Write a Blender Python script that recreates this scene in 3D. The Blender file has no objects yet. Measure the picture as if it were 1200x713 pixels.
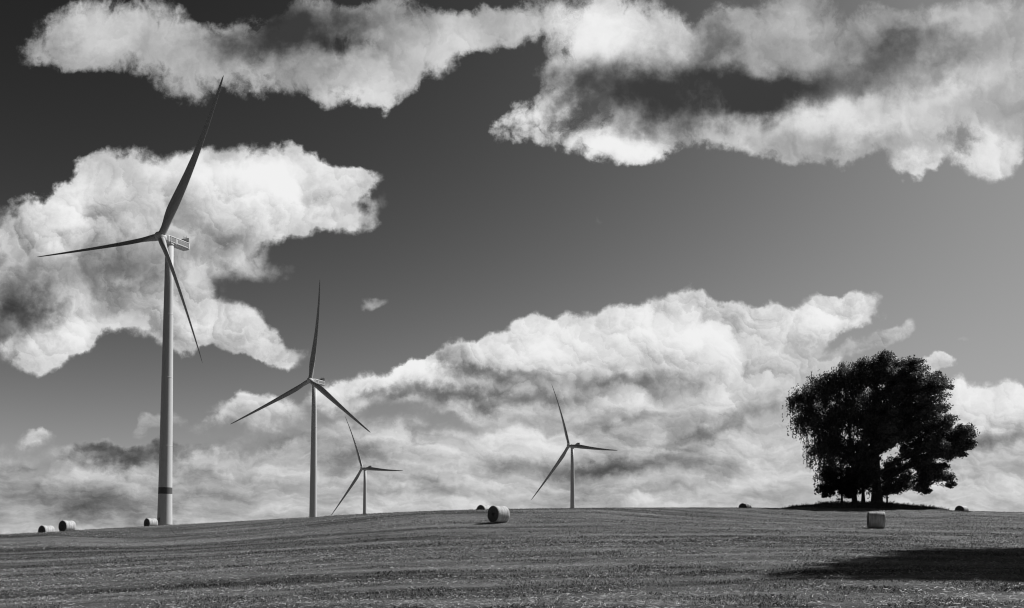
import bpy, bmesh, math, random
import numpy as np
from mathutils import Vector, Matrix

R_ = math.radians
random.seed(7)
rng = np.random.default_rng(11)
scene = bpy.context.scene
col = scene.collection

# ------------------------------------------------------------------ camera geometry
F = 942.0                    # focal length in photo pixels (photo 1200 x 713)
PITCH = R_(2.3)
EYE = 1.75
HORIZON = 629.0
PPY = HORIZON - F * math.tan(PITCH)


def at(X, Y, depth):
    """point of the place seen at photo position X, Y, `depth` metres into the scene"""
    a, b = (X - 600) / F, (PPY - Y) / F
    v = (a, math.cos(PITCH) - b * math.sin(PITCH), b * math.cos(PITCH) + math.sin(PITCH))
    k = depth / v[1]
    return Vector((v[0] * k, depth, EYE + v[2] * k))


# ------------------------------------------------------------------ helpers
def tag(o, label=None, cat=None, group=None, kind=None):
    if label: o['label'] = label
    if cat: o['category'] = cat
    if group: o['group'] = group
    if kind: o['kind'] = kind
    return o


def empty(name, loc, rz=0.0):
    o = bpy.data.objects.new(name, None)
    o.empty_display_size = 0.3
    col.objects.link(o)
    o.location = loc
    o.rotation_euler = (0, 0, rz)
    return o


def mesh_np(name, verts, faces, mat, parent=None, smooth=False):
    """verts (n,3) array; faces (m,k) array of equal-sided faces -> one mesh object"""
    verts = np.ascontiguousarray(verts, np.float32)
    faces = np.ascontiguousarray(faces, np.int32)
    me = bpy.data.meshes.new(name)
    n, k = faces.shape
    me.vertices.add(len(verts)); me.vertices.foreach_set('co', verts.ravel())
    me.loops.add(n * k); me.loops.foreach_set('vertex_index', faces.ravel())
    me.polygons.add(n)
    me.polygons.foreach_set('loop_start', np.arange(0, n * k, k, dtype=np.int32))
    me.polygons.foreach_set('loop_total', np.full(n, k, np.int32))
    me.polygons.foreach_set('use_smooth', np.full(n, smooth, bool))
    me.update(calc_edges=True)
    me.materials.append(mat)
    o = bpy.data.objects.new(name, me)
    col.objects.link(o)
    if parent: o.parent = parent
    return o


def bm_obj(name, bm, mat, parent=None, smooth=False, mats=None):
    me = bpy.data.meshes.new(name)
    bm.normal_update()
    bm.to_mesh(me); bm.free()
    for p in me.polygons: p.use_smooth = smooth
    for m in (mats or [mat]): me.materials.append(m)
    o = bpy.data.objects.new(name, me)
    col.objects.link(o)
    if parent: o.parent = parent
    return o


def add_box(bm, c, s, bevel=0.0):
    r = bmesh.ops.create_cube(bm, size=1.0)
    for v in r['verts']:
        v.co = Vector((v.co.x * s[0] + c[0], v.co.y * s[1] + c[1], v.co.z * s[2] + c[2]))
    if bevel:
        es = list({e for v in r['verts'] for e in v.link_edges})
        bmesh.ops.bevel(bm, geom=es, offset=bevel, segments=2, profile=0.6, affect='EDGES')


def add_lathe(bm, prof, seg=32, c=(0, 0, 0), cap=True):
    rings = []
    for r, z in prof:
        rings.append([bm.verts.new((c[0] + r * math.cos(2 * math.pi * i / seg),
                                    c[1] + r * math.sin(2 * math.pi * i / seg), c[2] + z)) for i in range(seg)])
    for a, b in zip(rings[:-1], rings[1:]):
        for i in range(seg):
            bm.faces.new((a[i], a[(i + 1) % seg], b[(i + 1) % seg], b[i]))
    if cap:
        bm.faces.new(list(reversed(rings[0])))
        bm.faces.new(rings[-1])


def copy_tree(o, parent=None):
    c = o.copy(); col.objects.link(c)
    c.parent = parent
    for ch in sorted(o.children, key=lambda q: q.name): copy_tree(ch, c)
    return c


# smooth value noise on numpy arrays ---------------------------------------------------
_perm = np.random.default_rng(3).random((256, 256)).astype(np.float32)


def vnoise(x, y):
    xi, yi = np.floor(x).astype(int), np.floor(y).astype(int)
    fx, fy = x - xi, y - yi
    fx, fy = fx * fx * (3 - 2 * fx), fy * fy * (3 - 2 * fy)
    g = lambda a, b: _perm[a & 255, b & 255]
    return (g(xi, yi) * (1 - fx) + g(xi + 1, yi) * fx) * (1 - fy) + (g(xi, yi + 1) * (1 - fx) + g(xi + 1, yi + 1) * fx) * fy


def fnoise(x, y, o=4):
    s, a = 0, 0.5
    for i in range(o):
        s = s + a * vnoise(x + 17.3 * i, y - 9.1 * i); x = x * 2.03; y = y * 2.03; a *= 0.5
    return s


# ------------------------------------------------------------------ materials
class NT:
    """a little node-tree writer"""
    def __init__(self, nt):
        self.nt = nt

    def n(self, t, **kw):
        nd = self.nt.nodes.new(t)
        for k, v in kw.items(): setattr(nd, k, v)
        return nd

    def put(self, sock, v):
        if hasattr(v, 'is_linked'): self.nt.links.new(v, sock)
        else: sock.default_value = v

    def m(self, op, a, b=None, c=None, clamp=False):
        nd = self.n('ShaderNodeMath', operation=op, use_clamp=clamp)
        for i, v in enumerate((a, b, c)):
            if v is not None: self.put(nd.inputs[i], v)
        return nd.outputs[0]

    def vm(self, op, a, b=None, c=None, out=0):
        nd = self.n('ShaderNodeVectorMath', operation=op)
        for i, v in enumerate((a, b, c)):
            if v is not None:
                self.put(nd.inputs['Scale'] if (op == 'SCALE' and i == 1) else nd.inputs[i], v)
        return nd.outputs[out]

    def rng(self, v, a, b, c=0.0, d=1.0, mode='SMOOTHSTEP'):
        nd = self.n('ShaderNodeMapRange', interpolation_type=mode)
        for i, q in enumerate((v, a, b, c, d)): self.put(nd.inputs[i], q)
        return nd.outputs[0]

    def noise(self, vec, scale, detail=4, rough=0.55, dim='3D', dist=0.0):
        nd = self.n('ShaderNodeTexNoise', noise_dimensions=dim)
        if vec is not None: self.put(nd.inputs['Vector'], vec)
        nd.inputs['Scale'].default_value = scale
        nd.inputs['Detail'].default_value = detail
        nd.inputs['Roughness'].default_value = rough
        nd.inputs['Distortion'].default_value = dist
        return nd.outputs[0]

    def mapping(self, vec, loc=(0, 0, 0), rot=(0, 0, 0), scale=(1, 1, 1), vt='POINT'):
        nd = self.n('ShaderNodeMapping', vector_type=vt)
        self.put(nd.inputs['Vector'], vec)
        nd.inputs['Location'].default_value = loc
        nd.inputs['Rotation'].default_value = rot
        nd.inputs['Scale'].default_value = scale
        return nd.outputs[0]

    def grey(self, v):
        nd = self.n('ShaderNodeCombineColor')
        for i in range(3): self.put(nd.inputs[i], v)
        return nd.outputs[0]


def material(name, rough=0.8, spec=0.3):
    m = bpy.data.materials.new(name); m.use_nodes = True
    t = NT(m.node_tree); b = m.node_tree.nodes['Principled BSDF']
    b.inputs['Roughness'].default_value = rough
    b.inputs['Specular IOR Level'].default_value = spec
    return m, t, b


def bump(t, b, h, strength=0.3, dist=0.05):
    nd = t.n('ShaderNodeBump'); nd.inputs['Strength'].default_value = strength
    nd.inputs['Distance'].default_value = dist
    t.put(nd.inputs['Height'], h); t.put(b.inputs['Normal'], nd.outputs[0])


def simple_mat(name, v, var=0.1, scale=3.0, rough=0.5, spec=0.4, bmp=0.0, stretch=(1, 1, 1)):
    m, t, b = material(name, rough, spec)
    co = t.n('ShaderNodeTexCoord').outputs['Object']
    n = t.noise(t.mapping(co, scale=stretch), scale, 5, 0.6)
    t.put(b.inputs['Base Color'], t.grey(t.m('MULTIPLY_ADD', n, 2 * var * v, v * (1 - var))))
    if bmp: bump(t, b, n, bmp, 0.02)
    return m


# turbine paint: pale grey with rain streaks running down
M_paint = simple_mat('turbine_paint', 0.58, 0.10, 0.35, 0.5, 0.2, 0, (6, 6, 0.5))
M_blade = simple_mat('blade_gelcoat', 0.46, 0.10, 0.5, 0.32, 0.45)
M_panel = simple_mat('nacelle_panel', 0.24, 0.10, 1.0, 0.5, 0.3)
M_darkmetal = simple_mat('cooler_metal', 0.035, 0.2, 3.0, 0.5, 0.3)
M_band = simple_mat('tower_band_paint', 0.10, 0.1, 0.8, 0.5, 0.3)
M_bark = simple_mat('bark', 0.05, 0.6, 3.0, 0.9, 0.2, 0.8, (4, 4, 0.8))


def leaf_mat(name, v):
    m, t, b = material(name, 0.42, 0.5)
    g = t.n('ShaderNodeNewGeometry')
    co = t.n('ShaderNodeTexCoord').outputs['Object']
    n = t.noise(co, 0.6, 3, 0.6)
    k = t.m('MULTIPLY_ADD', g.outputs['Random Per Island'], 0.9, t.m('MULTIPLY_ADD', n, 0.8, 0.2))
    t.put(b.inputs['Base Color'], t.grey(t.m('MULTIPLY', k, v)))
    tr = t.n('ShaderNodeBsdfTranslucent')
    t.put(tr.inputs['Color'], t.grey(t.m('MULTIPLY', k, v)))
    mx = t.n('ShaderNodeMixShader'); mx.inputs[0].default_value = 0.5
    out = m.node_tree.nodes['Material Output']
    t.put(mx.inputs[1], b.outputs[0]); t.put(mx.inputs[2], tr.outputs[0])
    t.put(out.inputs['Surface'], mx.outputs[0])
    return m


M_oak = leaf_mat('oak_leaves', 0.12)
M_birch = leaf_mat('birch_leaves', 0.10)
M_spruce = leaf_mat('spruce_needles', 0.03)


def bands(t, co):
    """mown strips of the field, running across the slope, lighter and darker"""
    w = t.noise(t.mapping(co, scale=(0.035, 0.035, 0.0)), 1.0, 3, 0.5)
    sp = t.n('ShaderNodeSeparateXYZ'); t.put(sp.inputs[0], co)
    row = t.m('ADD', t.m('MULTIPLY_ADD', sp.outputs[0], 0.10, sp.outputs[1]), t.m('MULTIPLY', w, 9.0))
    cx = t.n('ShaderNodeCombineXYZ'); t.put(cx.inputs[0], t.m('MULTIPLY', sp.outputs[0], 0.045)); t.put(cx.inputs[1], row)
    a = t.noise(cx.outputs[0], 0.33, 3, 0.62)
    b_ = t.noise(t.mapping(co, scale=(0.10, 0.5, 0)), 1.0, 6, 0.68)
    c = t.noise(t.mapping(co, scale=(0.02, 0.06, 0)), 1.0, 2, 0.5)
    a2 = t.noise(cx.outputs[0], 1.3, 2, 0.6)
    s = t.m('MULTIPLY_ADD', a, 1.3, t.m('MULTIPLY_ADD', b_, 1.1, t.m('MULTIPLY_ADD', a2, 0.8, t.m('MULTIPLY', c, 0.4))))
    return t.rng(s, 1.48, 2.12, 0.0, 1.0)


def field_mat():
    m, t, b = material('field_soil_and_stubble', 0.95, 0.1)
    co = t.n('ShaderNodeTexCoord').outputs['Object']
    s = bands(t, co)
    f1 = t.noise(t.mapping(co, scale=(2.0, 7.0, 1)), 1.0, 8, 0.75)
    f2 = t.noise(t.mapping(co, scale=(14, 30, 1)), 1.0, 4, 0.7)
    v = t.m('MULTIPLY_ADD', s, 0.14, 0.055)
    v = t.m('MULTIPLY', v, t.rng(f1, 0.30, 0.70, 0.40, 1.65, 'LINEAR'))
    v = t.m('MULTIPLY', v, t.rng(f2, 0.30, 0.70, 0.40, 1.6, 'LINEAR'))
    t.put(b.inputs['Base Color'], t.grey(v))
    h = t.m('MULTIPLY_ADD', f1, 0.7, t.m('MULTIPLY', f2, 0.4))
    bump(t, b, h, 0.9, 0.12)
    return m


def grass_mat(name, lo, hi, sp=0.2):
    m, t, b = material(name, 0.6, sp)
    co = t.n('ShaderNodeTexCoord').outputs['Object']
    s = bands(t, co)
    g = t.n('ShaderNodeNewGeometry')
    r = t.m('POWER', g.outputs['Random Per Island'], 4.0)
    k = t.m('MULTIPLY_ADD', s, 0.66, t.m('MULTIPLY', r, 1.0))
    v = t.m('MULTIPLY_ADD', k, hi - lo, lo)
    v = t.m('MULTIPLY', v, t.rng(t.noise(t.mapping(co, scale=(1.2, 3.2, 0)), 1.0, 6, 0.7), 0.3, 0.7, 0.25, 1.6, 'LINEAR'))
    t.put(b.inputs['Base Color'], t.grey(v))
    return m


M_field = field_mat()
M_grass = grass_mat('stubble_grass', 0.022, 0.40)
M_loose = simple_mat('loose_straw', 0.62, 0.4, 0.8, 0.6, 0.3)
M_tuft = grass_mat('long_grass', 0.07, 0.17)


# ------------------------------------------------------------------ terrain
SX = np.array([-400, 13, 80, 176, 260, 370, 430, 500, 560, 620, 700, 800, 900, 1010, 1100, 1190, 1700.])
SY = np.array([628, 626.6, 622.5, 616.8, 612.5, 606.2, 602.5, 599.5, 598, 596.5, 595.5, 595.2, 595.8, 597, 599, 600.8, 604.])
TREE = (415.0 / F * 105.0, 105.0)
BASES = [(-155.5, 347.5, 6.3), (-142.0, 573.0, -12.3), (-179.5, 978.0, -40.5), (62.5, 827.5, -30.3)]


DIPS = [(-2.97, 83.0, 0.30), (29.6, 102.0, 0.30), (58.6, 104.0, 0.30)]      # hollows behind the crest


def smooth_interp(x, xp, fp):
    return (np.interp(x - 18, xp, fp) + 2 * np.interp(x, xp, fp) + np.interp(x + 18, xp, fp)) / 4


def ground_z(x, y, detail=True):
    x = np.asarray(x, float); y = np.asarray(y, float)
    X = 600 + F * x / np.maximum(y, 22)
    e = (HORIZON - smooth_interp(X, SX, SY)) / F
    yc = np.interp(X, [60, 177, 300, 500, 700, 873, 960, 1090, 1128, 1300], [76, 88, 84, 72, 74, 90, 100, 100, 92, 95])
    h = np.interp(X, [300, 584, 1000], [1.75, 1.75, 1.5])
    q = np.clip(y / yc, 0, 1.6)
    rise = np.where(q < 1, (1 - q ** 6.3) ** 2, 12 * (q - 1) ** 2)
    near = EYE + e * y - h * rise
    near = np.where(y < 0, EYE - h + 0.02 * y, near)
    for bx, by, bd in DIPS:
        near = near - bd * np.exp(-((x - bx) ** 2 + (y - by) ** 2) / 3.0 ** 2)
    # beyond the crest the land falls away to a low plain
    plane = np.maximum(6.3 - 0.0735 * (y - 345), -52 - (y - 345) * 0.0006)
    for bx, by, bz in BASES:
        p0 = max(6.3 - 0.0735 * (by - 345), -52)
        plane = plane + (bz - p0) * np.exp(-((x - bx) ** 2 + (y - by) ** 2) / 55.0 ** 2)
    lid = EYE + e * y - 0.5 - 0.004 * (y - yc)
    far = np.minimum(plane, lid)
    k = np.clip((y - yc * 1.25) / (330 - yc * 1.25), 0, 1); k = k * k * (3 - 2 * k)
    z = near * (1 - k) + far * k
    # low bank under the trees
    dx, dy = (x - TREE[0] + 0.2) / 9.5, (y - TREE[1]) / 7.0
    z = z + 0.74 * np.exp(-(dx ** 2 + dy ** 2) ** 1.3)
    if detail:
        a = np.clip(1 - y / 160, 0, 1)
        z = z + a * (0.05 * (fnoise(x * 0.22, y * 0.45) - 0.5) + 0.03 * (fnoise(x * 0.9 + 40, y * 1.6) - 0.5))
    return z


def gz(x, y):
    return float(ground_z(np.array([x]), np.array([y]))[0])


ys = np.concatenate([np.linspace(-70, 8, 30), np.linspace(8.3, 60, 170), 60 * (250 / 60) ** np.linspace(0.006, 1, 130),
                     250 * (9000 / 250) ** np.linspace(0.02, 1, 70)])
ss = np.sign(np.linspace(-1, 1, 241)) * np.abs(np.linspace(-1, 1, 241)) ** 1.15
XX = ss[None, :] * (50 + 1.25 * np.maximum(ys, 0))[:, None]
YY = np.repeat(ys[:, None], len(ss), 1)
ZZ = ground_z(XX, YY)
V = np.stack([XX, YY, ZZ], -1).reshape(-1, 3)
nr, nc = XX.shape
idx = np.arange(nr * nc).reshape(nr, nc)
Fq = np.stack([idx[:-1, :-1], idx[:-1, 1:], idx[1:, 1:], idx[1:, :-1]], -1).reshape(-1, 4)
field = mesh_np('ground', V, Fq, M_field, None, True)
tag(field, kind='structure')


# ------------------------------------------------------------------ grass
def blades(n, x, y, hgt, wid, lean=0.5):
    """n single curved blades (two triangles sharing an edge -> one quad kite)"""
    z = ground_z(x, y) - 0.01
    a = rng.uniform(0, 2 * np.pi, n)
    hx, hy = np.cos(a) * wid / 2, np.sin(a) * wid / 2
    la = rng.uniform(0, 2 * np.pi, n); ll = hgt * lean * rng.random(n) ** 0.8
    lx, ly = np.cos(la) * ll, np.sin(la) * ll
    v = np.empty((n, 4, 3), np.float32)
    v[:, 0] = np.stack([x - hx, y - hy, z], -1)
    v[:, 1] = np.stack([x + hx, y + hy, z], -1)
    v[:, 2] = np.stack([x + hx * 0.6 + lx * 0.45, y + hy * 0.6 + ly * 0.45, z + hgt * 0.6], -1)
    v[:, 3] = np.stack([x + lx, y + ly, z + hgt * np.sqrt(np.clip(1 - (ll / hgt) ** 2 * .6, .1, 1))], -1)
    f = (np.arange(n)[:, None] * 4 + np.array([0, 1, 2, 3])[None]).astype(np.int32)
    return v.reshape(-1, 3), f


N = 1000000
yy = 9.5 * (112 / 9.5) ** (rng.random(N) ** 1.05)
xx = rng.uniform(-0.85, 1.0, N) * (yy + 6)
row = yy + 0.10 * xx + 9 * fnoise(xx * 0.035, yy * 0.035, 3)
dens = fnoise(xx * 0.25, yy * 0.8, 4)
tall = (0.6 + 0.9 * vnoise(xx * 0.015, row * 0.33) + 0.7 * (dens - 0.45)) * (0.45 + 1.5 * vnoise(xx * 1.1, yy * 2.3) ** 1.5)
hg = (0.016 + 0.038 * rng.random(N) ** 3) * tall * (1 + yy / 110)
wd = 0.0042 * (1 + yy / 13)
# rougher tufts along the brow of the hill
NB = 16000
tt = rng.uniform(-0.72, 0.72, NB)
ycr = np.interp(600 + F * tt, [60, 177, 300, 500, 700, 873, 960, 1090, 1128, 1300], [76, 88, 84, 72, 74, 90, 100, 100, 92, 95])
yb = ycr + rng.normal(0, 2.5, NB); xb = tt * yb
hb = (0.03 + 0.20 * rng.random(NB) ** 2 * vnoise(xb * 0.35 + 9, yb * 0.2) ** 2)
xx, yy, hg, wd = np.concatenate([xx, xb]), np.concatenate([yy, yb]), np.concatenate([hg, hb]), np.concatenate([wd, np.full(NB, 0.03)])
v_, f_ = blades(len(xx), xx, yy, hg, wd, 0.9)
turf = mesh_np('mown_grass', v_, f_, M_grass)
tag(turf, kind='stuff', cat='grass', label='short mown grass stubble covering the sloping hay field')

# loose straw left lying by the baler, mostly along the rows
NS = 170000
yy = 9.5 * (105 / 9.5) ** rng.random(NS); xx = rng.uniform(-0.85, 1.0, NS) * (yy + 6)
row = yy + 0.10 * xx + 9 * fnoise(xx * 0.035, yy * 0.035, 3)
keep = rng.random(NS) < np.clip((vnoise(xx * 0.03 + 5, row * 0.45) - 0.25) * 1.6 * (0.3 + vnoise(xx * 0.5, yy * 0.9)), 0.03, 1)
xx, yy = xx[keep], yy[keep]; NS = len(xx)
zz = ground_z(xx, yy) + 0.008 + 0.02 * rng.random(NS)
a_ = rng.uniform(0, 2 * np.pi, NS); L_ = rng.uniform(0.04, 0.15, NS); W_ = 0.0035 * (1 + yy / 13)
ux, uy = np.cos(a_) * L_ / 2, np.sin(a_) * L_ / 2; wx, wy = -np.sin(a_) * W_ / 2, np.cos(a_) * W_ / 2
tz = rng.uniform(-0.35, 0.35, NS) * L_ / 2; wz = rng.uniform(-0.5, 0.9, NS) * W_
v_ = np.stack([np.stack([xx - ux - wx, yy - uy - wy, zz - tz], -1), np.stack([xx + ux - wx, yy + uy - wy, zz + tz], -1),
               np.stack([xx + ux + wx, yy + uy + wy, zz + tz + wz], -1), np.stack([xx - ux + wx, yy - uy + wy, zz - tz + wz], -1)], 1).reshape(-1, 3)
st_ = mesh_np('loose_straw', v_, np.arange(NS * 4).reshape(-1, 4), M_loose)
tag(st_, kind='stuff', cat='straw', label='pale loose straws scattered over the mown field')

# long grass left standing on the bank under the trees
N2 = 26000
r_ = rng.random(N2) ** 0.6; a_ = rng.uniform(0, 2 * np.pi, N2)
xx = TREE[0] - 0.4 + np.cos(a_) * r_ * 10.5; yy = TREE[1] + np.sin(a_) * r_ * 8.0
hg = (0.12 + 0.6 * rng.random(N2) ** 2.2 * vnoise(xx * 0.9, yy * 0.9) ** 1.5 * 1.6) * (1.1 - r_ * 0.55)
v_, f_ = blades(N2, xx, yy, hg, np.full(N2, 0.05), 0.7)
tg = mesh_np('long_grass', v_, f_, M_tuft)
tag(tg, kind='stuff', cat='grass', label='long uncut grass on the shaded bank under the trees')


# ------------------------------------------------------------------ wind turbines
HUB_H, TILT, ROT_R = 125.0, R_(5), 72.0
PSI0 = R_(24.2)


def make_blade(pitch=30):
    bm = bmesh.new()
    st = [0.012, 0.03, 0.055, 0.085, 0.12, 0.16, 0.2, 0.25, 0.32, 0.4, 0.5, 0.6, 0.7, 0.8, 0.88, 0.94, 0.975, 0.992, 1.0]
    ch = [3.0, 3.0, 3.05, 3.3, 3.75, 4.1, 4.2, 4.05, 3.7, 3.25, 2.75, 2.3, 1.9, 1.5, 1.2, 0.92, 0.65, 0.38, 0.1]
    th = [1.0, 1.0, 0.95, 0.78, 0.6, 0.47, 0.4, 0.34, 0.29, 0.26, 0.23, 0.21, 0.19, 0.18, 0.17, 0.17, 0.17, 0.17, 0.17]
    ns = 20
    rings = []
    for s, c, t in zip(st, ch, th):
        r = s * ROT_R
        beta = R_(pitch) + R_(12) * (1 - s) ** 2
        pre = 5.9 * s ** 2
        sw = -2.5 * s ** 2
        ring = []
        air = min(1, max(0, (0.95 - t) / 0.45))
        for i in range(ns):
            a = 2 * math.pi * i / ns
            x = 0.5 * c * math.cos(a)
            y = 0.5 * c * t * math.sin(a)
            # blunt nose, thin tail
            y *= 1 - air * 0.55 * (0.5 - 0.5 * math.cos(a)) if math.cos(a) < 0 else 1
            if math.cos(a) < 0: y *= 1 - air * 0.5 * (-math.cos(a)) ** 2
            x -= air * c * 0.16
            # chord turned out of the rotor plane
            X = x * math.cos(beta) + y * math.sin(beta)
            Y = x * math.sin(beta) - y * math.cos(beta)
            ring.append(bm.verts.new((X + sw, Y - pre, r)))
        rings.append(ring)
    for a, b in zip(rings[:-1], rings[1:]):
        for i in range(ns): bm.faces.new((a[i], a[(i + 1) % ns], b[(i + 1) % ns], b[i]))
    bm.faces.new(rings[-1]); bm.faces.new(list(reversed(rings[0])))
    bmesh.ops.recalc_face_normals(bm, faces=bm.faces)
    return bm


def rotor_matrix(az, k):
    a = az + k * 2 * math.pi / 3
    # rotor centre 5 m in front (-Y) of the tower axis, rotor leaning back
    return (Matrix.Translation((0, -5.0 * math.cos(TILT), HUB_H)) @ Matrix.Rotation(TILT, 4, 'X').inverted()
            @ Matrix.Rotation(a, 4, 'Y'))


def make_turbine():
    root = empty('wind_turbine', (0, 0, 0))
    bm = bmesh.new()
    H = HUB_H - 1.9
    prof = [(3.12, -1.5), (3.10, 0.0), (3.02, 4), (2.92, 9), (2.82, 15), (2.72, 24), (2.62, 34), (2.5, 46), (2.36, 60), (2.2, 75), (2.0, 92), (1.83, 106), (1.7, H)]
    add_lathe(bm, prof, 48)
    tower = bm_obj('tower', bm, M_paint, root, True)
    bm = bmesh.new(); add_lathe(bm, [(2.875, 13.0), (2.83, 15.8)], 48, cap=False)
    tag(bm_obj('painted_band', bm, M_band, tower, True), 'dark band around the lower tower')
    for zc, rr in ((34, 2.62), (64, 2.315), (92, 2.0)):
        bm = bmesh.new(); add_lathe(bm, [(rr - .02, zc - .16), (rr + .035, zc - .14), (rr + .033, zc + .14), (rr - .03, zc + .16)], 48, cap=False)
        bm_obj('flange', bm, M_paint, tower, True)
    bm = bmesh.new(); add_box(bm, (0, -3.02, 1.6), (0.9, 0.22, 2.1), 0.04)
    bm_obj('door', bm, M_panel, tower)
    bm = bmesh.new(); add_lathe(bm, [(1.75, -0.35), (1.95, -0.3), (1.95, 0.25), (1.75, 0.3)], 40, (0, 0, H))
    bm_obj('yaw_ring', bm, M_paint, tower, True)
    # nacelle, long axis along Y, rear to +Y, tilted with the rotor
    bm = bmesh.new()
    secs = [(-3.2, 1.55, 1.5), (-2.2, 1.9, 1.75), (0, 2.0, 1.85), (6.5, 2.0, 1.85), (9.3, 1.95, 1.75), (9.9, 1.7, 1.5)]
    rings = []
    for y, hw, hh in secs:
        ring = []
        for i in range(24):
            a = 2 * math.pi * i / 24
            cx = math.copysign(abs(math.cos(a)) ** 0.35, math.cos(a)); cz = math.copysign(abs(math.sin(a)) ** 0.35, math.sin(a))
            ring.append(bm.verts.new((hw * cx, y, hh * cz)))
        rings.append(ring)
    for a, b in zip(rings[:-1], rings[1:]):
        for i in range(24): bm.faces.new((a[i], b[i], b[(i + 1) % 24], a[(i + 1) % 24]))
    bm.faces.new(rings[0]); bm.faces.new(list(reversed(rings[-1])))
    bmesh.ops.recalc_face_normals(bm, faces=bm.faces)
    nac = bm_obj('nacelle', bm, M_paint, root, False)
    nac.location = (0, 0, HUB_H); nac.rotation_euler = (R_(1.5), 0, 0)
    for sx in (-1, 1):
        bm = bmesh.new()
        add_box(bm, (sx * 2.01, 0.4, 0.1), (0.08, 2.5, 1.5), 0.02)
        add_box(bm, (sx * 2.01, 6.0, 0.1), (0.08, 6.2, 1.3), 0.02)
        bm_obj('side_panel', bm, M_panel, nac)
        bm = bmesh.new()
        for yy_ in (-0.95, 1.8, 9.0): add_box(bm, (sx * 2.03, yy_, 0), (0.12, 0.2, 3.2))
        add_box(bm, (sx * 2.03, 4.0, -1.1), (0.16, 10.3, 0.28)); add_box(bm, (sx * 2.03, 4.0, 1.2), (0.16, 10.3, 0.22))
        bm_obj('rail', bm, M_paint, nac)
    bm = bmesh.new()
    vs = [(-1.9, 5.6, 1.85), (1.9, 5.6, 1.85), (1.9, 9.2, 1.85), (-1.9, 9.2, 1.85), (-1.9, 8.5, 3.5), (1.9, 8.5, 3.5), (1.9, 9.2, 3.7), (-1.9, 9.2, 3.7)]
    q = [bm.verts.new(v) for v in vs]
    for f in ((0, 3, 2, 1), (0, 1, 5, 4), (1, 2, 6, 5), (2, 3, 7, 6), (3, 0, 4, 7), (4, 5, 6, 7)): bm.faces.new([q[i] for i in f])
    bm_obj('cooler', bm, M_darkmetal, nac)
    bm = bmesh.new(); add_box(bm, (0.9, 8.9, 4.2), (0.09, 0.09, 1.2)); add_box(bm, (-0.9, 8.9, 4.2), (0.09, 0.09, 1.2)); add_box(bm, (0, 8.9, 4.1), (1.9, 0.08, 0.08))
    bm_obj('wind_vane', bm, M_darkmetal, nac)
    # spinner
    bm = bmesh.new()
    add_lathe(bm, [(1.75, -1.9), (1.95, -1.5), (2.05, -0.4), (2.0, 0.6), (1.7, 1.5), (1.15, 2.2), (0.5, 2.6), (0.05, 2.7)], 32)
    for v in bm.verts: v.co = Vector((v.co.x, -v.co.z, v.co.y))
    hub = bm_obj('hub', bm, M_paint, root, True)
    hub.location = (0, -5.0 * math.cos(TILT), HUB_H); hub.rotation_euler = (-TILT, 0, 0)
    for k in range(3):
        bl = bm_obj('blade', make_blade(), M_blade, root, True) if k == 0 else None
        if k == 0: b0 = bl
        else:
            bl = b0.copy(); col.objects.link(bl); bl.parent = root
    return root


def pose_turbine(t, base, psi, az, mesh=None):
    t.location = base
    t.rotation_euler = (0, 0, -psi)
    k = 0
    for ch in t.children:
        if ch.name.split('.')[0] == 'blade':
            ch.matrix_local = rotor_matrix(az, k); k += 1
            if mesh: ch.data = mesh


proto = make_turbine()
bpy.context.view_layer.update()
specs = [((188, 277.5, 345.1), 24.2, 31.2, 'largest nearest wind turbine, dark band low on its tower, behind the bale at left'),
         ((363.3, 446, 568.6), 24.4, 8.0, 'second tallest wind turbine, upper blade nearly upright, right blade reaching over the small turbine'),
         ((424.4, 549, 974), 33.7, -22.2, 'small distant wind turbine just right of the second tallest one, partly under its blade'),
         ((666.8, 522.4, 824), 48.0, -18.6, 'small dark wind turbine standing alone right of the middle hay bale')]
for i, (hp, psi, az, lab) in enumerate(specs):
    t = proto if i == 0 else copy_tree(proto)
    h = at(*hp); psi = R_(psi)
    fx, fy = -math.sin(psi), -math.cos(psi)
    base = Vector((h.x - fx * 5, h.y - fy * 5, h.z - HUB_H))
    me = None
    if i:                                   # the blades of each machine are turned by their own pitch
        tmp = bm_obj('blade', make_blade((30, 2, -16, -18)[i]), M_blade, None, True)
        me = tmp.data; bpy.data.objects.remove(tmp)
    pose_turbine(t, base, psi, R_(az), me)
    tag(t, lab, 'wind turbine', 'wind turbines behind the hill')


# ------------------------------------------------------------------ hay bales
BR, BL = 0.635, 1.13


def wrap_mat():
    m, t, b = material('bale_net_wrap', 0.7, 0.25)
    co = t.n('ShaderNodeTexCoord').outputs['Object']
    n1 = t.noise(t.mapping(co, scale=(9, 1.2, 1.2)), 1.0, 5, 0.65)
    n2 = t.noise(t.mapping(co, scale=(3, 26, 26)), 1.0, 4, 0.6)
    v = t.m('MULTIPLY_ADD', t.rng(n1, 0.3, 0.7), 0.36, t.m('MULTIPLY_ADD', n2, 0.3, 0.18))
    t.put(b.inputs['Base Color'], t.grey(v))
    bump(t, b, t.m('MULTIPLY_ADD', n1, 0.6, t.m('MULTIPLY', n2, 0.5)), 0.6, 0.04)
    return m


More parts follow.
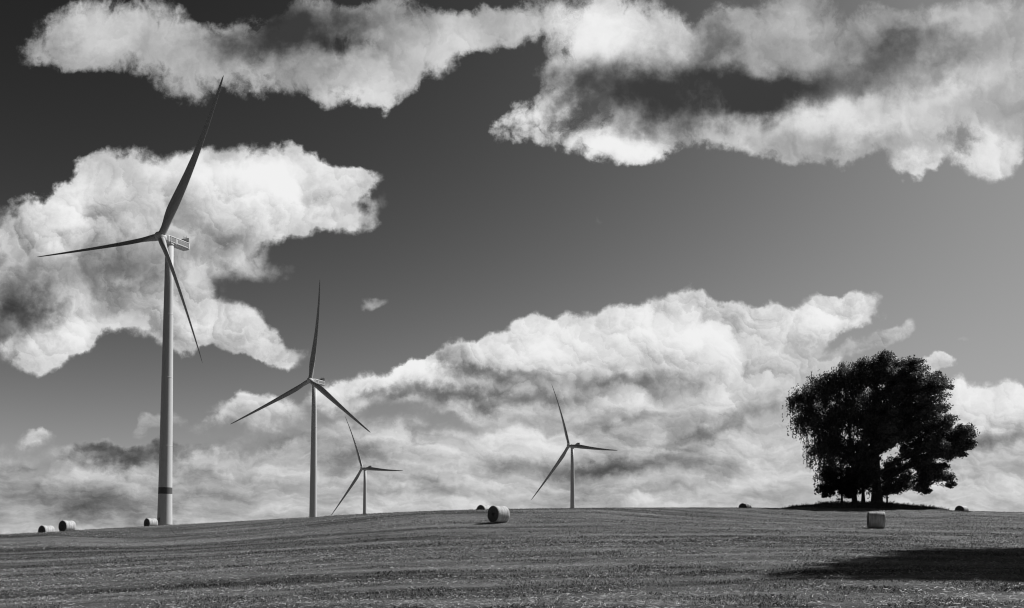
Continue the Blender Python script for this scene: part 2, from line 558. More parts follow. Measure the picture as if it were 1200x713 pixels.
def straw_mat():
    m, t, b = material('bale_straw_end', 0.9, 0.1)
    co = t.n('ShaderNodeTexCoord').outputs['Object']
    sp = t.n('ShaderNodeSeparateXYZ'); t.put(sp.inputs[0], co)
    rad = t.m('SQRT', t.m('ADD', t.m('MULTIPLY', sp.outputs[1], sp.outputs[1]), t.m('MULTIPLY', sp.outputs[2], sp.outputs[2])))
    ang = t.m('ARCTAN2', sp.outputs[2], sp.outputs[1])
    c = t.n('ShaderNodeCombineXYZ'); t.put(c.inputs[0], t.m('MULTIPLY_ADD', ang, 0.06, rad)); t.put(c.inputs[1], t.m('MULTIPLY', ang, 0.4))
    n = t.noise(c.outputs[0], 28.0, 4, 0.7)
    n2 = t.noise(co, 9, 4, 0.7)
    v = t.m('MULTIPLY_ADD', n, 0.16, t.m('MULTIPLY', n2, 0.12))
    t.put(b.inputs['Base Color'], t.grey(v))
    bump(t, b, n, 1.0, 0.05)
    return m


M_wrap, M_straw = wrap_mat(), straw_mat()


def make_bale():
    root = empty('hay_bale', (0, 0, 0))
    bm = bmesh.new()
    seg, prof = 56, [(-0.47, 0.90), (-0.492, 0.965), (-0.47, 0.99), (-0.40, 1.0), (-0.2, 1.012), (0, 1.015), (0.2, 1.012), (0.40, 1.0), (0.47, 0.99), (0.492, 0.965), (0.47, 0.90)]
    rings = []
    for p, rr in prof:
        ring = []
        for i in range(seg):
            a = 2 * math.pi * i / seg
            r = BR * rr * (1 + 0.012 * math.sin(3 * a + 1 + 2 * p) + 0.008 * math.sin(7 * a + 5 * p) + random.uniform(-.004, .004))
            z = r * math.sin(a)
            z = max(z, -BR * 0.965)                    # settled flat where it lies
            ring.append(bm.verts.new((p * BL, r * math.cos(a), z)))
        rings.append(ring)
    for a, b in zip(rings[:-1], rings[1:]):
        for i in range(seg): bm.faces.new((a[i], a[(i + 1) % seg], b[(i + 1) % seg], b[i]))
    bmesh.ops.recalc_face_normals(bm, faces=bm.faces)
    w = bm_obj('net_wrap', bm, M_wrap, root, True)
    w.location = (0, 0, BR * 0.965)
    for s in (-1, 1):
        bm = bmesh.new()
        rs = [0.0, 0.12, 0.25, 0.38, 0.5, 0.6, 0.7, 0.8, 0.88, 0.93]
        rings = []
        for r in rs[1:]:
            ring = []
            for i in range(seg):
                a = 2 * math.pi * i / seg
                z = max(r * BR * math.sin(a), -BR * 0.96)
                ring.append(bm.verts.new((s * (BL * (0.487 - 0.02 * r * r) + random.uniform(-.014, .014)), r * BR * math.cos(a), z)))
            rings.append(ring)
        c = bm.verts.new((s * BL * 0.48, 0, 0))
        for i in range(seg): bm.faces.new((c, rings[0][i], rings[0][(i + 1) % seg]))
        for a, b in zip(rings[:-1], rings[1:]):
            for i in range(seg): bm.faces.new((a[i], a[(i + 1) % seg], b[(i + 1) % seg], b[i]))
        # loose straws sticking out of the end
        for i in range(420):
            a, r = random.uniform(0, 2 * math.pi), BR * random.uniform(0.05, 0.95)
            p = Vector((s * BL * 0.475, r * math.cos(a), max(r * math.sin(a), -BR * .9)))
            d = Vector((s * random.uniform(0.02, 0.05), random.uniform(-.07, .07), random.uniform(-.07, .07)))
            wv = Vector((0, random.uniform(-1, 1), random.uniform(-1, 1))).normalized() * 0.006
            bm.faces.new([bm.verts.new(p - wv), bm.verts.new(p + wv), bm.verts.new(p + d)])
        if s > 0: pass
        e = bm_obj('straw_end', bm, M_straw, root, True)
        e.location = (0, 0, BR * 0.965)
    return root


def ground_hit(X, Y, lo=15, hi=170):
    """where the sight line through X, Y meets the field"""
    for d in np.arange(lo, hi, 0.1):
        p = at(X, Y, d)
        if p.z < gz(p.x, p.y): return p
    return None


bale = make_bale()
# (X centre, Y base or None, depth, heading of the end that shows, tilt, label)
bale_specs = [
    (584.2, 612.8, None, 222, 0, 'large round hay bale mid-field, dark end facing left, in front of another'),
    (567.3, None, 83, 228, 0, 'round hay bale half hidden behind the crest, just behind the large middle bale'),
    (1026.5, 619.3, None, 8, 1.5, 'round hay bale lying broadside in front of the trees, shaded side to the viewer'),
    (873.0, None, 102, 240, 0, 'small round hay bale on the skyline to the left of the trees'),
    (1127.0, None, 104, 242, 0, 'round hay bale behind the skyline right of the trees, only its top showing'),
    (177.0, None, 98, 212, 0, 'round hay bale on the skyline at the foot of the largest wind turbine'),
    (79.2, None, 84, 216, 0, 'larger of the two round hay bales at the left end of the skyline'),
    (55.0, None, 87.5, 214, 0, 'lower leftmost round hay bale on the skyline, partly hidden by the slope'),
]
sink = {1: 0.25, 3: 0.0, 4: 0.0, 5: 0.0, 6: 0.0, 7: 0.0}
for i, (X, Y, d, head, tilt, lab) in enumerate(bale_specs):
    o = bale if i == 0 else copy_tree(bale)
    if Y is not None:
        p = ground_hit(X, Y)
    else:
        q = at(X, 600, d); p = Vector((q.x, q.y, 0))
    p.z = gz(p.x, p.y) - 0.02
    print('bale', i, p[:], )
    o.location = p
    los = math.atan2(p.y, p.x)
    # `head` is measured in the picture: 180 = end points left, 270 = end faces the viewer
    o.rotation_euler = (0, R_(tilt), R_(head) + los - math.pi / 2)
    tag(o, lab, 'hay bale', 'round hay bales on the field')


# ------------------------------------------------------------------ trees
def tube(V_, F_, pts, rad, seg=7):
    pts = [Vector(p) for p in pts]
    base = len(V_)
    for i, p in enumerate(pts):
        d = (pts[min(i + 1, len(pts) - 1)] - pts[max(i - 1, 0)])
        d = d.normalized() if d.length > 1e-6 else Vector((0, 0, 1))
        u = d.orthogonal().normalized() if abs(d.z) < 0.9 else d.cross(Vector((0, 1, 0))).normalized()
        w = d.cross(u)
        for k in range(seg):
            a = 2 * math.pi * k / seg
            V_.append(p + (u * math.cos(a) + w * math.sin(a)) * rad[i])
    for i in range(len(pts) - 1):
        for k in range(seg):
            a = base + i * seg + k; b = base + i * seg + (k + 1) % seg
            F_.append((a, b, b + seg, a + seg))


def bez(a, b, c, n=8):
    a, b, c = Vector(a), Vector(b), Vector(c)
    return [(a * (1 - t) ** 2 + b * 2 * t * (1 - t) + c * t * t) for t in np.linspace(0, 1, n)]


def leaves(P, size, flat=0.0, asp=0.6, droop=False):
    """a leaf (kite) at each point of P"""
    n = len(P)
    d = rng.normal(size=(n, 3))
    if droop: d[:, 2] = -np.abs(d[:, 2]) * 1.2 - 0.8
    d /= np.linalg.norm(d, axis=1)[:, None]
    q = rng.normal(size=(n, 3)); q -= d * np.sum(q * d, 1)[:, None]; q /= np.linalg.norm(q, axis=1)[:, None]
    s = (size * rng.uniform(0.6, 1.35, n))[:, None]
    v = np.empty((n, 4, 3))
    v[:, 0] = P - d * s * 0.5
    v[:, 1] = P + q * s * asp * 0.5
    v[:, 2] = P + d * s * 0.5
    v[:, 3] = P - q * s * asp * 0.5
    return v.reshape(-1, 3), (np.arange(n)[:, None] * 4 + np.arange(4)[None]).astype(np.int32)


def make_tree(name, base, trunk_r, trunk_top, lobes, leaf, mat, per=900, clump=0.75, twig=6, weep=0.0, bare=0.16, lean=(0, 0), asp=0.6):
    """lobes: (x, y, z, rx, ry, rz) of the masses of the crown, relative to the foot"""
    root = empty(name, base)
    TV, TF = [], []
    top = Vector((lean[0], lean[1], trunk_top))
    spine = bez((0, 0, -0.4), (lean[0] * 0.2, lean[1] * 0.2, trunk_top * 0.5), top, 12)
    tube(TV, TF, spine, [trunk_r * (1.35 if i == 0 else 1.12 if i == 1 else 1 - 0.72 * i / 11) for i in range(12)], 12)
    pts = []
    for (lx, ly, lz, rx, ry, rz) in lobes:
        c = Vector((lx, ly, lz))
        hfrac = min(0.95, max(bare * 1.1, (lz - rz * 0.4 - 0.32 * math.hypot(lx - lean[0], ly)) / trunk_top))
        s0 = spine[min(11, int(hfrac * 11))]
        mid = (s0 + c) * 0.5 + Vector((random.uniform(-.5, .5), random.uniform(-.5, .5), 0.12 * (c - s0).length))
        limb = bez(s0, mid, c, 9)
        vol = (rx * ry * rz) ** (1 / 3)
        r0 = trunk_r * 0.42 * min(1.0, vol / 2.4) ** 1.3
        for q_ in range(2, 8): limb[q_] = limb[q_] + Vector((random.uniform(-.22, .22), random.uniform(-.22, .22), random.uniform(-.22, .22)))
        tube(TV, TF, limb, [r0 * (1 - 0.7 * i / 8) for i in range(9)], 7)
        nb = int(twig * vol ** 1.7)
        for _ in range(nb):
            d = np.array([random.gauss(0, 1), random.gauss(0, 1), random.gauss(0, 1)]); d /= np.linalg.norm(d)
            rr = random.random() ** 0.42 * (1 + random.uniform(-.1, .16))
            e = c + Vector((d[0] * rx, d[1] * ry, d[2] * rz)) * rr
            if e.z < 0.4: e.z = random.uniform(0.4, 1.2)
            s1 = limb[random.randint(4, 8)]
            m = (s1 + e) * 0.5 + Vector((0, 0, 0.15 * (e - s1).length))
            br = bez(s1, m, e, 5)
            tube(TV, TF, br, [r0 * 0.26, r0 * 0.2, r0 * 0.15, r0 * 0.1, 0.012], 5)
            # leaf clump round the twig end, a few leaves back along the branch
            k = int(per * random.uniform(0.5, 1.3))
            if random.random() < 0.22:      # leafy spray part of the way along the limb
                q_ = limb[random.randint(3, 7)]
                pts.append(np.asarray(q_) + rng.normal(size=(k // 3, 3)) * np.array([0.5, 0.5, 0.28]) * clump * 0.8)
            g = rng.normal(size=(k, 3)); g /= np.linalg.norm(g, axis=1)[:, None]
            g = g * rng.random(k)[:, None] ** 0.5 * min(clump, 0.62 * vol) * random.uniform(0.55, 1.15) * np.array([1.0, 1.0, 0.72])
            if weep:
                # hanging strands
                ns = max(3, k // 16)
                st = np.asarray(e) + rng.normal(size=(ns, 3)) * clump * 0.6
                L = weep * rng.uniform(0.3, 1.2, ns)
                for q in range(ns):
                    m_ = max(4, int(L[q] * 9))
                    tt = rng.random(m_)
                    s_ = st[q] + np.stack([rng.normal(0, .06, m_), rng.normal(0, .06, m_), -tt * L[q]], -1)
                    s_ = s_[s_[:, 2] > 0.5]
                    pts.append(s_)
                g = g[: k // 2]
            pts.append(np.asarray(e) + g)
            tk = rng.uniform(0.45, 1, k // 5)[:, None]
            pts.append(np.asarray(s1) * (1 - tk) + np.asarray(e) * tk + rng.normal(size=(k // 5, 3)) * clump * 0.3)
    P = np.concatenate(pts)
    P = P[P[:, 2] > 0.35]
    mesh_np('trunk', np.array([v[:] for v in TV]), np.array(TF), M_bark, root, True)
    v_, f_ = leaves(P, leaf, asp=asp, droop=bool(weep))
    mesh_np('crown', v_, f_, mat, root)
    print(name, len(P), 'leaves')
    return root


MPX = 105.0 / F          # metres per photo pixel at the trees


def lobes_px(fx, fy, L):
    """lobes given as they stand round the foot, in pixels at the trees' distance"""
    return [((x - fx) * MPX, yo, (fy - y) * MPX, rx * MPX, ry, rz * MPX) for x, y, yo, rx, ry, rz in L]


def foot(X, yoff=0.0):
    x = (X - 600) / F * (105.0 + yoff)
    return Vector((x, 105.0 + yoff, gz(x, 105.0 + yoff) - 0.05))


FY = 594.0
oak = make_tree('oak_tree', foot(1028, 0.0), 0.62, 14.5, lobes_px(1028, FY, [
    # x, y, depth offset, rx, ry, rz
    (1032, 433, 0, 22, 3.0, 18), (1062, 446, 0.5, 26, 3.0, 24), (1089, 454, -0.5, 20, 2.6, 16), (1103, 444, 0.3, 8, 1.3, 6), (1075, 430, 0.2, 12, 1.6, 8), (1040, 420, 0.2, 9, 1.4, 6),
    (1042, 480, 1.0, 32, 4.0, 30), (1078, 486, -1.0, 28, 3.6, 26), (1104, 500, 0.6, 20, 3.0, 13),
    (1124, 511, 0, 16, 2.2, 13), (1136, 522, 0.2, 7, 1.3, 8), (1128, 532, 0.1, 6, 1.0, 7), (1118, 532, 0.2, 12, 1.5, 9), (1062, 510, 1.4, 30, 3.6, 17), (1090, 524, -0.6, 20, 2.8, 13),
    (1028, 512, -1.2, 22, 3.6, 28), (1070, 531, 0.2, 11, 1.7, 7), (1082, 544, 0.2, 12, 1.7, 10), (1088, 558, 0.0, 12, 1.6, 11), (1084, 571, 0.3, 9, 1.0, 9), (1112, 528, 0.4, 14, 1.6, 12), (1134, 514, 0.1, 12, 1.5, 12),
    (1099, 553, 0.3, 13, 1.2, 9), (1111, 562, 0.3, 10, 1.0, 8), (1117, 570, 0.3, 6, 0.7, 5), (1090, 578, 0.3, 6, 0.7, 4), (1018, 546, 0.4, 13, 2.2, 18)]),
    0.26, M_oak, per=120, clump=0.88, twig=14)
tag(oak, 'broad thick-trunked oak on the right of the clump, low limb hanging right', 'tree', 'trees of the lone clump')

birch = make_tree('birch_tree', foot(1002, 1.2), 0.30, 15.0, lobes_px(1002, FY, [
    (990, 442, 0, 22, 2.4, 16), (1012, 438, 0, 18, 2.4, 18), (966, 452, 0, 20, 2.2, 14), (943, 464, 0, 14, 1.7, 10), (931, 468, 0, 6, 1.0, 8),
    (972, 486, 0.5, 30, 3.0, 26), (1002, 480, 0.5, 24, 3.0, 26), (946, 494, 0, 15, 1.9, 20), (960, 524, -0.4, 18, 2.3, 20),
    (990, 524, 0.4, 26, 3.0, 26), (972, 552, 0.2, 14, 2.0, 12), (1006, 550, 0, 20, 2.2, 18)]),
    0.24, M_birch, per=110, clump=0.75, twig=12, weep=1.9, lean=(-1.0, 0), asp=0.5)
tag(birch, 'weeping birch with hanging twigs forming the left half of the tree clump', 'tree', 'trees of the lone clump')

spruce = make_tree('young_tree', foot(987, -1.6), 0.16, 4.2, lobes_px(987, FY, [
    (980, 570, 0, 17, 1.6, 12), (968, 578, 0, 12, 1.2, 8), (992, 566, 0, 14, 1.5, 14), (996, 580, 0, 12, 1.2, 7), (972, 560, 0, 8, 1.0, 7)]),
    0.20, M_spruce, per=90, clump=0.42, twig=34, asp=0.4, bare=0.1)
tag(spruce, 'low bushy young tree with spiky twigs at the left foot of the tree clump', 'tree', 'trees of the lone clump')

maple = make_tree('maple_tree', foot(1012, -0.8), 0.24, 8.0, lobes_px(1012, FY, [
    (1012, 540, 0, 16, 2.0, 20), (1004, 566, 0, 14, 1.6, 13), (1018, 566, 0, 12, 1.5, 14)]),
    0.24, M_oak, per=110, clump=0.6, twig=22)
tag(maple, 'slender tree between the birch and the oak, second trunk from the right', 'tree', 'trees of the lone clump')

sapling = make_tree('hazel_shrub', foot(1040, 1.0), 0.14, 3.6, lobes_px(1040, FY, [
    (1046, 574, 0, 15, 1.5, 7), (1060, 571, 0, 9, 1.1, 5), (1043, 556, 0.5, 12, 1.4, 10), (1056, 552, 0.5, 10, 1.2, 10), (1050, 563, 0.3, 17, 1.4, 13), (1050, 545, 0.2, 12, 1.2, 8), (1064, 560, 0.2, 8, 1.0, 10), (1034, 578, 0, 10, 1.4, 6)]),
    0.22, M_oak, per=48, clump=0.62, twig=24)
tag(sapling, 'low open shrub to the right of the oak trunk with sky showing through', 'shrub')

# a tree just outside the picture on the right: its shade lies on the field
side = None
for tx, ty, sc_, lab in ((30.9, 34.9, (1.15, 1.15, 1.64), 'tallest dense tree of the row beside the field, farthest from the viewer'),
                         (28.6, 31.1, (1.15, 1.15, 1.32), 'middle dense tree of the row beside the field'),
                         (25.4, 26.3, (1.1, 1.1, 1.05), 'lowest dense tree of the row beside the field, nearest the viewer')):
    if side is None:
        side = make_tree('field_tree', Vector((0, 0, 0)), 0.35, 9.0, [
            (0, 0, 8.5, 3.4, 3.4, 3.0), (-2.2, 0.6, 7.0, 2.4, 2.6, 2.2), (2.0, 1.0, 7.2, 2.4, 2.6, 2.2), (0.2, -2.2, 7.2, 2.4, 2.2, 2.2),
            (0.6, 2.2, 7.6, 2.4, 2.2, 2.2), (0, 0, 11.2, 2.4, 2.4, 2.0), (-0.6, 0.3, 13.6, 1.5, 1.6, 1.6), (2.6, -1.5, 6.0, 1.8, 1.8, 1.6)],
            0.26, M_oak, per=110, clump=0.9, twig=14)
        o = side
    else:
        o = copy_tree(side)
    o.location = (tx, ty, gz(tx, ty) - 0.05); o.scale = sc_
    o.rotation_euler = (0, 0, sc_[2] * 5)
    tag(o, lab, 'tree', 'trees beside the field')


# ------------------------------------------------------------------ light
SUN_AZ, SUN_EL = R_(57), R_(41)
sun_dir = Vector((math.sin(SUN_AZ) * math.cos(SUN_EL), math.cos(SUN_AZ) * math.cos(SUN_EL), math.sin(SUN_EL)))
sl = bpy.data.lights.new('sun', 'SUN'); sl.energy = 5.0; sl.angle = R_(0.5); sl.color = (1, 1, 1)
so = bpy.data.objects.new('sun', sl); col.objects.link(so)
so.rotation_euler = (-sun_dir).to_track_quat('-Z', 'Y').to_euler()
so.location = (60, 20, 60)

# ------------------------------------------------------------------ sky and clouds
w = bpy.data.worlds.new('World'); scene.world = w; w.use_nodes = True
nt = w.node_tree; nt.nodes.clear(); t = NT(nt)
sky = t.n('ShaderNodeTexSky'); sky.sky_type = 'NISHITA'; sky.sun_disc = False
sky.sun_elevation = SUN_EL; sky.sun_rotation = SUN_AZ
sky.altitude = 200; sky.air_density = 1.0; sky.dust_density = 0.6; sky.ozone_density = 1.0
sc = t.n('ShaderNodeSeparateColor'); t.put(sc.inputs[0], sky.outputs[0])
red = sc.outputs[0]                      # black-and-white film behind a red filter
STR = 0.1


def uv(X, Y):
    p = at(X, Y, 1.0)
    return p.x * 9.42, (p.z - EYE) * 9.42


gen = t.n('ShaderNodeTexCoord').outputs['Generated']
sx = t.n('ShaderNodeSeparateXYZ'); t.put(sx.inputs[0], gen)
yv = t.m('MAXIMUM', sx.outputs[1], 0.12)
U = t.m('MULTIPLY', t.m('DIVIDE', sx.outputs[0], yv), 9.42)
W = t.m('MULTIPLY', t.m('DIVIDE', sx.outputs[2], yv), 9.42)
cv = t.n('ShaderNodeCombineXYZ'); t.put(cv.inputs[0], U); t.put(cv.inputs[1], W)
V0 = cv.outputs[0]                       # direction, as tangents from due north (hundredths of F)


def noise_vec(vec, scale, detail, rough):
    nd = t.n('ShaderNodeTexNoise', noise_dimensions='2D')
    t.put(nd.inputs['Vector'], vec); nd.inputs['Scale'].default_value = scale
    nd.inputs['Detail'].default_value = detail; nd.inputs['Roughness'].default_value = rough
    return t.vm('SUBTRACT', nd.outputs['Color'], (0.5, 0.5, 0.5))


WARP = t.vm('ADD', t.vm('MULTIPLY', noise_vec(V0, 0.9, 2, 0.5), (0.9, 0.5, 0)), t.vm('MULTIPLY', noise_vec(V0, 3.2, 4, 0.6), (0.36, 0.28, 0)))
V1 = t.vm('ADD', V0, WARP)


def blobs(x, y, L, chain=0.0):
    """sum of soft ellipses; the running sum rides along in z so that the sums are worked out one after another"""
    acc, z = 0.0, chain
    for X, Y, rx, ry, rot, wt in L:
        u, v = uv(X, Y)
        c = t.n('ShaderNodeCombineXYZ'); t.put(c.inputs[0], x); t.put(c.inputs[1], y); t.put(c.inputs[2], z)
        q = t.mapping(c.outputs[0], (u, v, 0), (0, 0, R_(rot)), (rx / 100, ry / 100, 1e7), 'TEXTURE')
        d = t.vm('LENGTH', q, out=1)
        acc = z = t.m('MULTIPLY_ADD', t.rng(d, 1.25, 0.0, 0.0, 1.0), wt, acc)
    return acc


# masses of cloud: X, Y, half width, half height, tilt, weight
MASS = [
    # upper left
    (130, 35, 110, 55, 8, 1.15), (80, 60, 60, 30, 20, 0.7), (210, 85, 75, 50, -15, 0.95), (235, 60, 60, 40, 0, 0.8), (330, 45, 110, 50, 0, 1.0), (330, 95, 90, 35, 5, 0.75), (420, 95, 90, 40, 15, 1.1), (500, 65, 95, 45, 20, 1.1), (590, 30, 100, 40, 12, 1.1), (455, 20, 120, 40, 0, 0.9),
    # big cumulus left
    (45, 265, 75, 42, 15, 1.3), (115, 235, 80, 50, 15, 1.3), (200, 215, 75, 56, 0, 1.3), (285, 205, 80, 54, 0, 1.5), (350, 220, 70, 52, 0, 1.4), (405, 208, 55, 20, 14, 0.95), (395, 268, 60, 24, 5, 0.8), (400, 238, 44, 30, 0, 0.5), (320, 255, 80, 36, 0, 0.8),
    (130, 300, 120, 55, 0, 1.2), (60, 355, 90, 65, 0, 1.2), (170, 355, 110, 45, 10, 1.1), (60, 405, 80, 22, 12, 0.8),
    (260, 290, 80, 45, 0, 0.9), (255, 380, 70, 42, 0, 1.15), (315, 408, 56, 24, -5, 1.0), (210, 400, 50, 28, 0, 0.85),
    (135, 190, 60, 26, 25, 0.36), (95, 205, 40, 20, 40, 0.3), (450, 235, 40, 60, -30, 0.34), (330, 320, 80, 30, 20, 0.34),
    # upper right
    (720, 45, 95, 70, 0, 1.3), (660, 100, 60, 50, 0, 0.8), (625, 140, 42, 34, 20, 1.1), (715, 168, 85, 34, -3, 1.25), (820, 90, 170, 70, 0, 1.2), (930, 50, 140, 80, 0, 1.2), (1000, 130, 130, 52, 5, 1.2), (950, 165, 75, 42, 0, 1.0),
    (1080, 120, 120, 60, 20, 1.1), (1075, 188, 46, 28, 10, 1.05), (1160, 175, 55, 48, 30, 1.1), (1110, 50, 150, 70, 10, 1.2), (1190, 90, 90, 80, 0, 1.1), (855, 160, 90, 34, 6, 0.8), (790, 135, 130, 44, 0, 0.85),
    # scraps
    (420, 353, 34, 18, 25, 0.40), (692, 257, 24, 12, 10, 0.34), (1020, 398, 70, 20, 22, 0.75), (1094, 424, 26, 14, 0, 0.8), (1112, 431, 22, 12, 0, 0.75), (1080, 436, 18, 10, 0, 0.5), (1145, 395, 20, 12, 0, 0.33),
    # long cumulus in the middle
    (420, 462, 55, 30, 12, 1.1), (490, 438, 40, 28, 10, 1.2), (540, 418, 60, 36, 10, 1.4), (615, 412, 65, 44, 0, 1.4), (690, 404, 75, 46, 0, 1.4), (780, 386, 80, 50, 0, 1.4), (850, 392, 75, 48, 0, 1.3), (920, 380, 65, 38, 5, 1.3),
    (985, 362, 65, 28, 14, 1.25), (560, 462, 120, 30, 0, 1.1), (720, 450, 140, 40, 0, 1.1), (880, 440, 100, 50, 0, 1.1), (960, 430, 40, 30, 0, 0.7),
    # low bank all along the horizon
    (100, 590, 240, 72, 0, 0.72), (330, 565, 260, 84, 0, 0.75), (285, 480, 110, 26, 3, 0.72), (45, 510, 44, 18, 5, 0.7), (150, 530, 100, 20, 0, 0.8), (175, 495, 40, 16, 10, 0.5), (600, 560, 300, 110, 0, 0.70), (850, 540, 260, 120, 0, 0.80), (1130, 565, 130, 105, 0, 0.85), (100, 440, 130, 40, 0, 0.28), (380, 430, 90, 30, 10, 0.25), (1165, 485, 80, 46, 0, 1.3),
    (1320, 540, 160, 130, 0, 1.3), (-130, 560, 180, 90, 0, 1.1), (-120, 300, 160, 120, 0, 0.9), (1330, 130, 160, 90, 0, 0.9),
]
# where those masses are brighter (sun side, tops) or darker (bases)
LIGHT = [
    (130, 35, 100, 36, 8, 0.14), (250, 50, 50, 40, 0, -0.12), (345, 42, 110, 50, 0, -0.74), (420, 108, 80, 30, 15, 0.14), (530, 62, 90, 32, 18, 0.20), (40, 60, 50, 60, 0, -0.2), (450, 22, 60, 24, 0, -0.15), (200, 95, 60, 24, -10, 0.06),
    (250, 195, 120, 40, 0, 0.40), (350, 212, 90, 48, 0, 0.42), (60, 250, 80, 32, 15, 0.36), (140, 305, 160, 34, 5, -0.32), (35, 362, 70, 44, 0, -0.60), (110, 330, 80, 40, 0, -0.08), (290, 285, 70, 26, 0, -0.18), (120, 385, 130, 24, 14, 0.16), (280, 378, 80, 32, 0, 0.26), (400, 280, 60, 20, 0, -0.15), (195, 250, 40, 30, 0, -0.16),
    (715, 38, 80, 46, 0, 0.44), (625, 138, 34, 34, 20, 0.34), (715, 172, 70, 22, -3, 0.50), (775, 110, 185, 46, 0, -0.74), (940, 98, 150, 36, 4, -0.46), (835, 55, 40, 40, 0, -0.25), (935, 30, 80, 26, 0, 0.16), (985, 142, 110, 28, 6, 0.36), (1130, 92, 90, 26, 20, 0.20), (1070, 50, 80, 34, 10, -0.30), (1160, 185, 50, 40, 20, 0.30), (1075, 190, 36, 20, 0, 0.34), (660, 95, 40, 30, 0, -0.2), (1120, 22, 70, 16, 0, 0.15), (840, 138, 110, 26, 4, -0.30),
    (600, 402, 90, 34, 0, 0.38), (780, 386, 170, 52, 0, 0.34), (970, 364, 80, 26, 12, 0.34), (430, 453, 44, 18, 14, 0.26), (485, 430, 40, 20, 14, 0.28), (555, 468, 140, 18, -2, -0.42), (560, 438, 66, 12, 0, -0.34), (470, 468, 50, 16, 10, -0.2),
    (740, 444, 110, 12, 0, -0.26), (300, 478, 100, 22, 5, 0.2), (150, 532, 110, 16, 0, -0.36), (300, 518, 110, 14, 0, -0.30), (150, 580, 170, 22, 0, -0.2), (160, 555, 280, 90, 0, -0.14), (240, 562, 60, 12, 0, -0.16), (60, 548, 60, 12, 0, -0.16), (60, 505, 40, 14, 0, 0.12), (120, 600, 320, 26, 0, -0.14), (250, 540, 50, 12, 0, 0.12),
    (800, 548, 160, 13, 0, -0.2), (900, 487, 60, 18, 20, -0.25), (640, 548, 160, 12, 0, -0.2), (830, 520, 70, 11, 15, -0.25), (430, 540, 120, 16, 0, -0.22), (620, 512, 120, 13, 0, 0.12), (800, 475, 140, 18, 0, 0.12), (520, 575, 140, 10, 0, -0.14), (760, 580, 160, 10, 0, -0.12), (720, 495, 70, 10, 0, -0.14), (560, 500, 80, 12, 0, -0.12),
    (1165, 475, 85, 40, 0, 0.24), (1150, 560, 100, 40, 0, -0.08), (900, 425, 90, 40, 0, 0.14), (1100, 424, 34, 16, 0, 0.2), (1150, 520, 60, 12, 10, -0.2),
]
s1 = t.n('ShaderNodeSeparateXYZ'); t.put(s1.inputs[0], V1)
X1, Y1 = s1.outputs[0], s1.outputs[1]
mass = blobs(X1, Y1, MASS)
mass = t.m('SUBTRACT', mass, t.m('MULTIPLY', t.m('MAXIMUM', t.m('SUBTRACT', mass, 1.0), 0.0), 0.75))
s3 = t.n('ShaderNodeSeparateXYZ')
t.put(s3.inputs[0], t.vm('ADD', V1, t.vm('MULTIPLY', noise_vec(V0, 1.6, 6, 0.62), (0.75, 0.42, 0))))
light = blobs(s3.outputs[0], s3.outputs[1], LIGHT, mass)


# heaped billows: every cell is a round head, lit on the side that faces the sun
lw = t.m('MULTIPLY', t.m('LOGARITHM', t.m('MAXIMUM', t.m('ADD', W, 0.9), 0.05), math.e), 3.4)     # rows crowd together towards the horizon
c2 = t.n('ShaderNodeCombineXYZ'); t.put(c2.inputs[0], U); t.put(c2.inputs[1], lw)
V2 = t.vm('ADD', c2.outputs[0], t.vm('MULTIPLY', noise_vec(V0, 1.3, 6, 0.60), (0.75, 0.75, 0)))
soft = t.rng(W, 3.6, 5.0)                     # the high clouds are torn and soft, the low ones heaped
hsum, rsum = None, None
for sc_, ah, ar in ((1.15, 0.50, 0.66), (2.7, 0.30, 0.40), (6.3, 0.16, 0.20), (14.0, 0.07, 0.09)):
    vo = t.n('ShaderNodeTexVoronoi', voronoi_dimensions='2D', feature='SMOOTH_F1')
    t.put(vo.inputs['Vector'], V2); vo.inputs['Scale'].default_value = sc_; vo.inputs['Detail'].default_value = 0.0
    vo.inputs['Smoothness'].default_value = 0.42 if sc_ < 3 else 0.25
    d = vo.outputs['Distance']
    hh = t.m('MULTIPLY', t.m('SUBTRACT', 0.45, t.m('MULTIPLY', d, d)), ah)
    rel = t.m('MULTIPLY', t.vm('DOT_PRODUCT', t.vm('SUBTRACT', V2, vo.outputs['Position']), (0.62, 0.78, 0), out=1), ar * sc_)
    hsum = hh if hsum is None else t.m('ADD', hsum, hh)
    rsum = rel if rsum is None else t.m('ADD', rsum, rel)
wisp = t.m('SUBTRACT', t.noise(V2, 1.6, 10, 0.62, '2D'), 0.5)
gate = t.rng(mass, 0.08, 0.55)
edge = t.m('ADD', t.m('MULTIPLY', hsum, t.m('MULTIPLY_ADD', soft, -0.4, 0.9)), t.m('MULTIPLY', wisp, t.m('MULTIPLY_ADD', soft, 1.15, 0.80)))
dens = t.m('MULTIPLY_ADD', edge, gate, mass)
thin = t.m('MAXIMUM', soft, t.rng(mass, 0.95, 0.35))
alpha = t.rng(dens, 0.38, t.m('MULTIPLY_ADD', thin, 0.46, 0.60))
thick = t.rng(dens, 0.5, 1.3)
relief = t.m('MULTIPLY', rsum, t.m('MULTIPLY_ADD', soft, -0.66, t.rng(W, 0.3, 3.2, 0.40, 0.92)))
tone = t.m('MULTIPLY_ADD', t.noise(t.mapping(V2, scale=(0.42, 1.0, 1)), 1.0, 6, 0.58, '2D'), 0.62, t.m('MULTIPLY_ADD', light, 0.85, t.m('MULTIPLY_ADD', soft, -0.06, 0.17)))
low = t.rng(W, 2.4, 0.8)
fine = t.m('SUBTRACT', t.noise(t.mapping(V2, (3.1, 7.7, 0), (0, 0, 0.25), (1.3, 2.1, 1)), 1.0, 7, 0.6, '2D'), 0.52)
tone = t.m('MULTIPLY_ADD', fine, t.m('MULTIPLY', low, 0.45), tone)
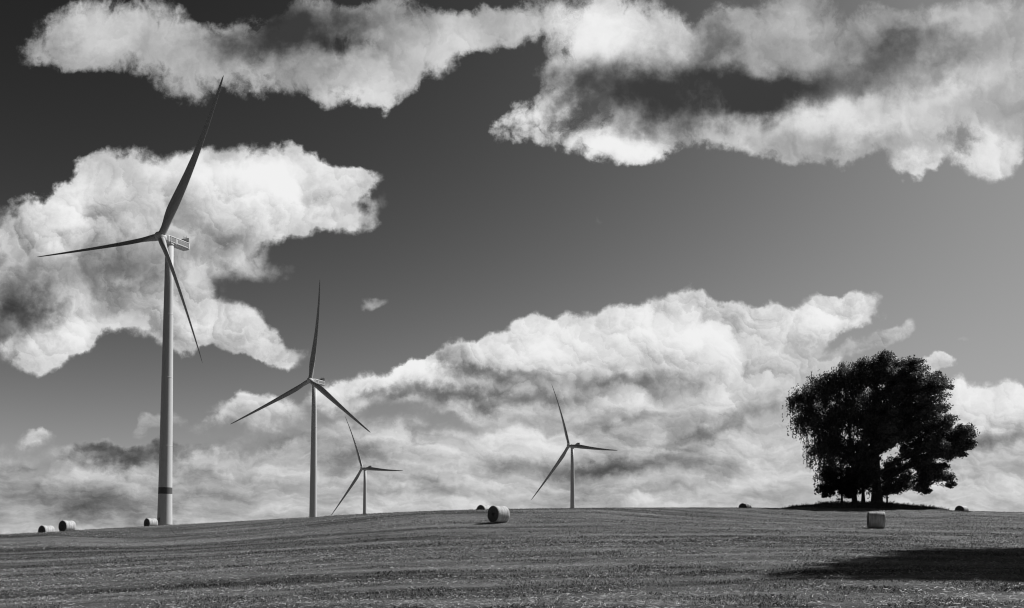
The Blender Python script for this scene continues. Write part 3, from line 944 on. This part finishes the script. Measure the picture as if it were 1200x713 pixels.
tone = t.m('MULTIPLY_ADD', t.m('SUBTRACT', 0.5, thick), 0.06, tone)
bright = t.m('MULTIPLY_ADD', relief, t.m('MULTIPLY', t.rng(tone, 0.0, 0.6, 0.12, 0.62), t.m('MULTIPLY_ADD', thick, 0.6, 0.4)), tone)
# a soft toe and shoulder
bright = t.rng(bright, -0.15, 0.95, 0.045, 0.88)
front = t.rng(sx.outputs[1], 0.25, 0.5)
alpha = t.m('MULTIPLY', alpha, front)
pw = t.m('MULTIPLY', t.m('POWER', red, 3.1), 0.118)
skyv = t.m('DIVIDE', pw, t.m('MULTIPLY_ADD', pw, 1 / 4.5, 1.0))    # film shoulder
skyv = t.m('MULTIPLY', skyv, t.rng(sx.outputs[1], -0.3, 0.5, 0.4, 1.0))
cl = t.m('DIVIDE', bright, STR)
tot = t.m('ADD', t.m('MULTIPLY', skyv, t.m('SUBTRACT', 1.0, alpha)), t.m('MULTIPLY', cl, alpha))
bg = t.n('ShaderNodeBackground'); t.put(bg.inputs[0], t.grey(tot)); bg.inputs[1].default_value = STR
ow = t.n('ShaderNodeOutputWorld'); t.put(ow.inputs[0], bg.outputs[0])
try:
    w.cycles.sampling_method = 'MANUAL'; w.cycles.sample_map_resolution = 512
except Exception:
    pass

# ------------------------------------------------------------------ camera and film
cam = bpy.data.cameras.new('camera'); co_ = bpy.data.objects.new('camera', cam); col.objects.link(co_)
co_.location = (0, 0, EYE); co_.rotation_euler = (math.pi / 2 + PITCH, 0, 0)
cam.sensor_width = 36.0; cam.sensor_fit = 'HORIZONTAL'
cam.lens = F / 1200 * 36
cam.shift_y = (PPY - 356.5) / 1200
cam.clip_start = 0.1; cam.clip_end = 20000
scene.camera = co_
scene.view_settings.view_transform = 'Standard'
scene.view_settings.look = 'None'
scene.view_settings.gamma = 1.0
scene.view_settings.use_curve_mapping = False
scene.view_settings.exposure = 0.0
scene.cycles.max_bounces = 5
scene.cycles.filter_width = 1.15
scene.cycles.use_adaptive_sampling = True
scene.cycles.adaptive_threshold = 0.015
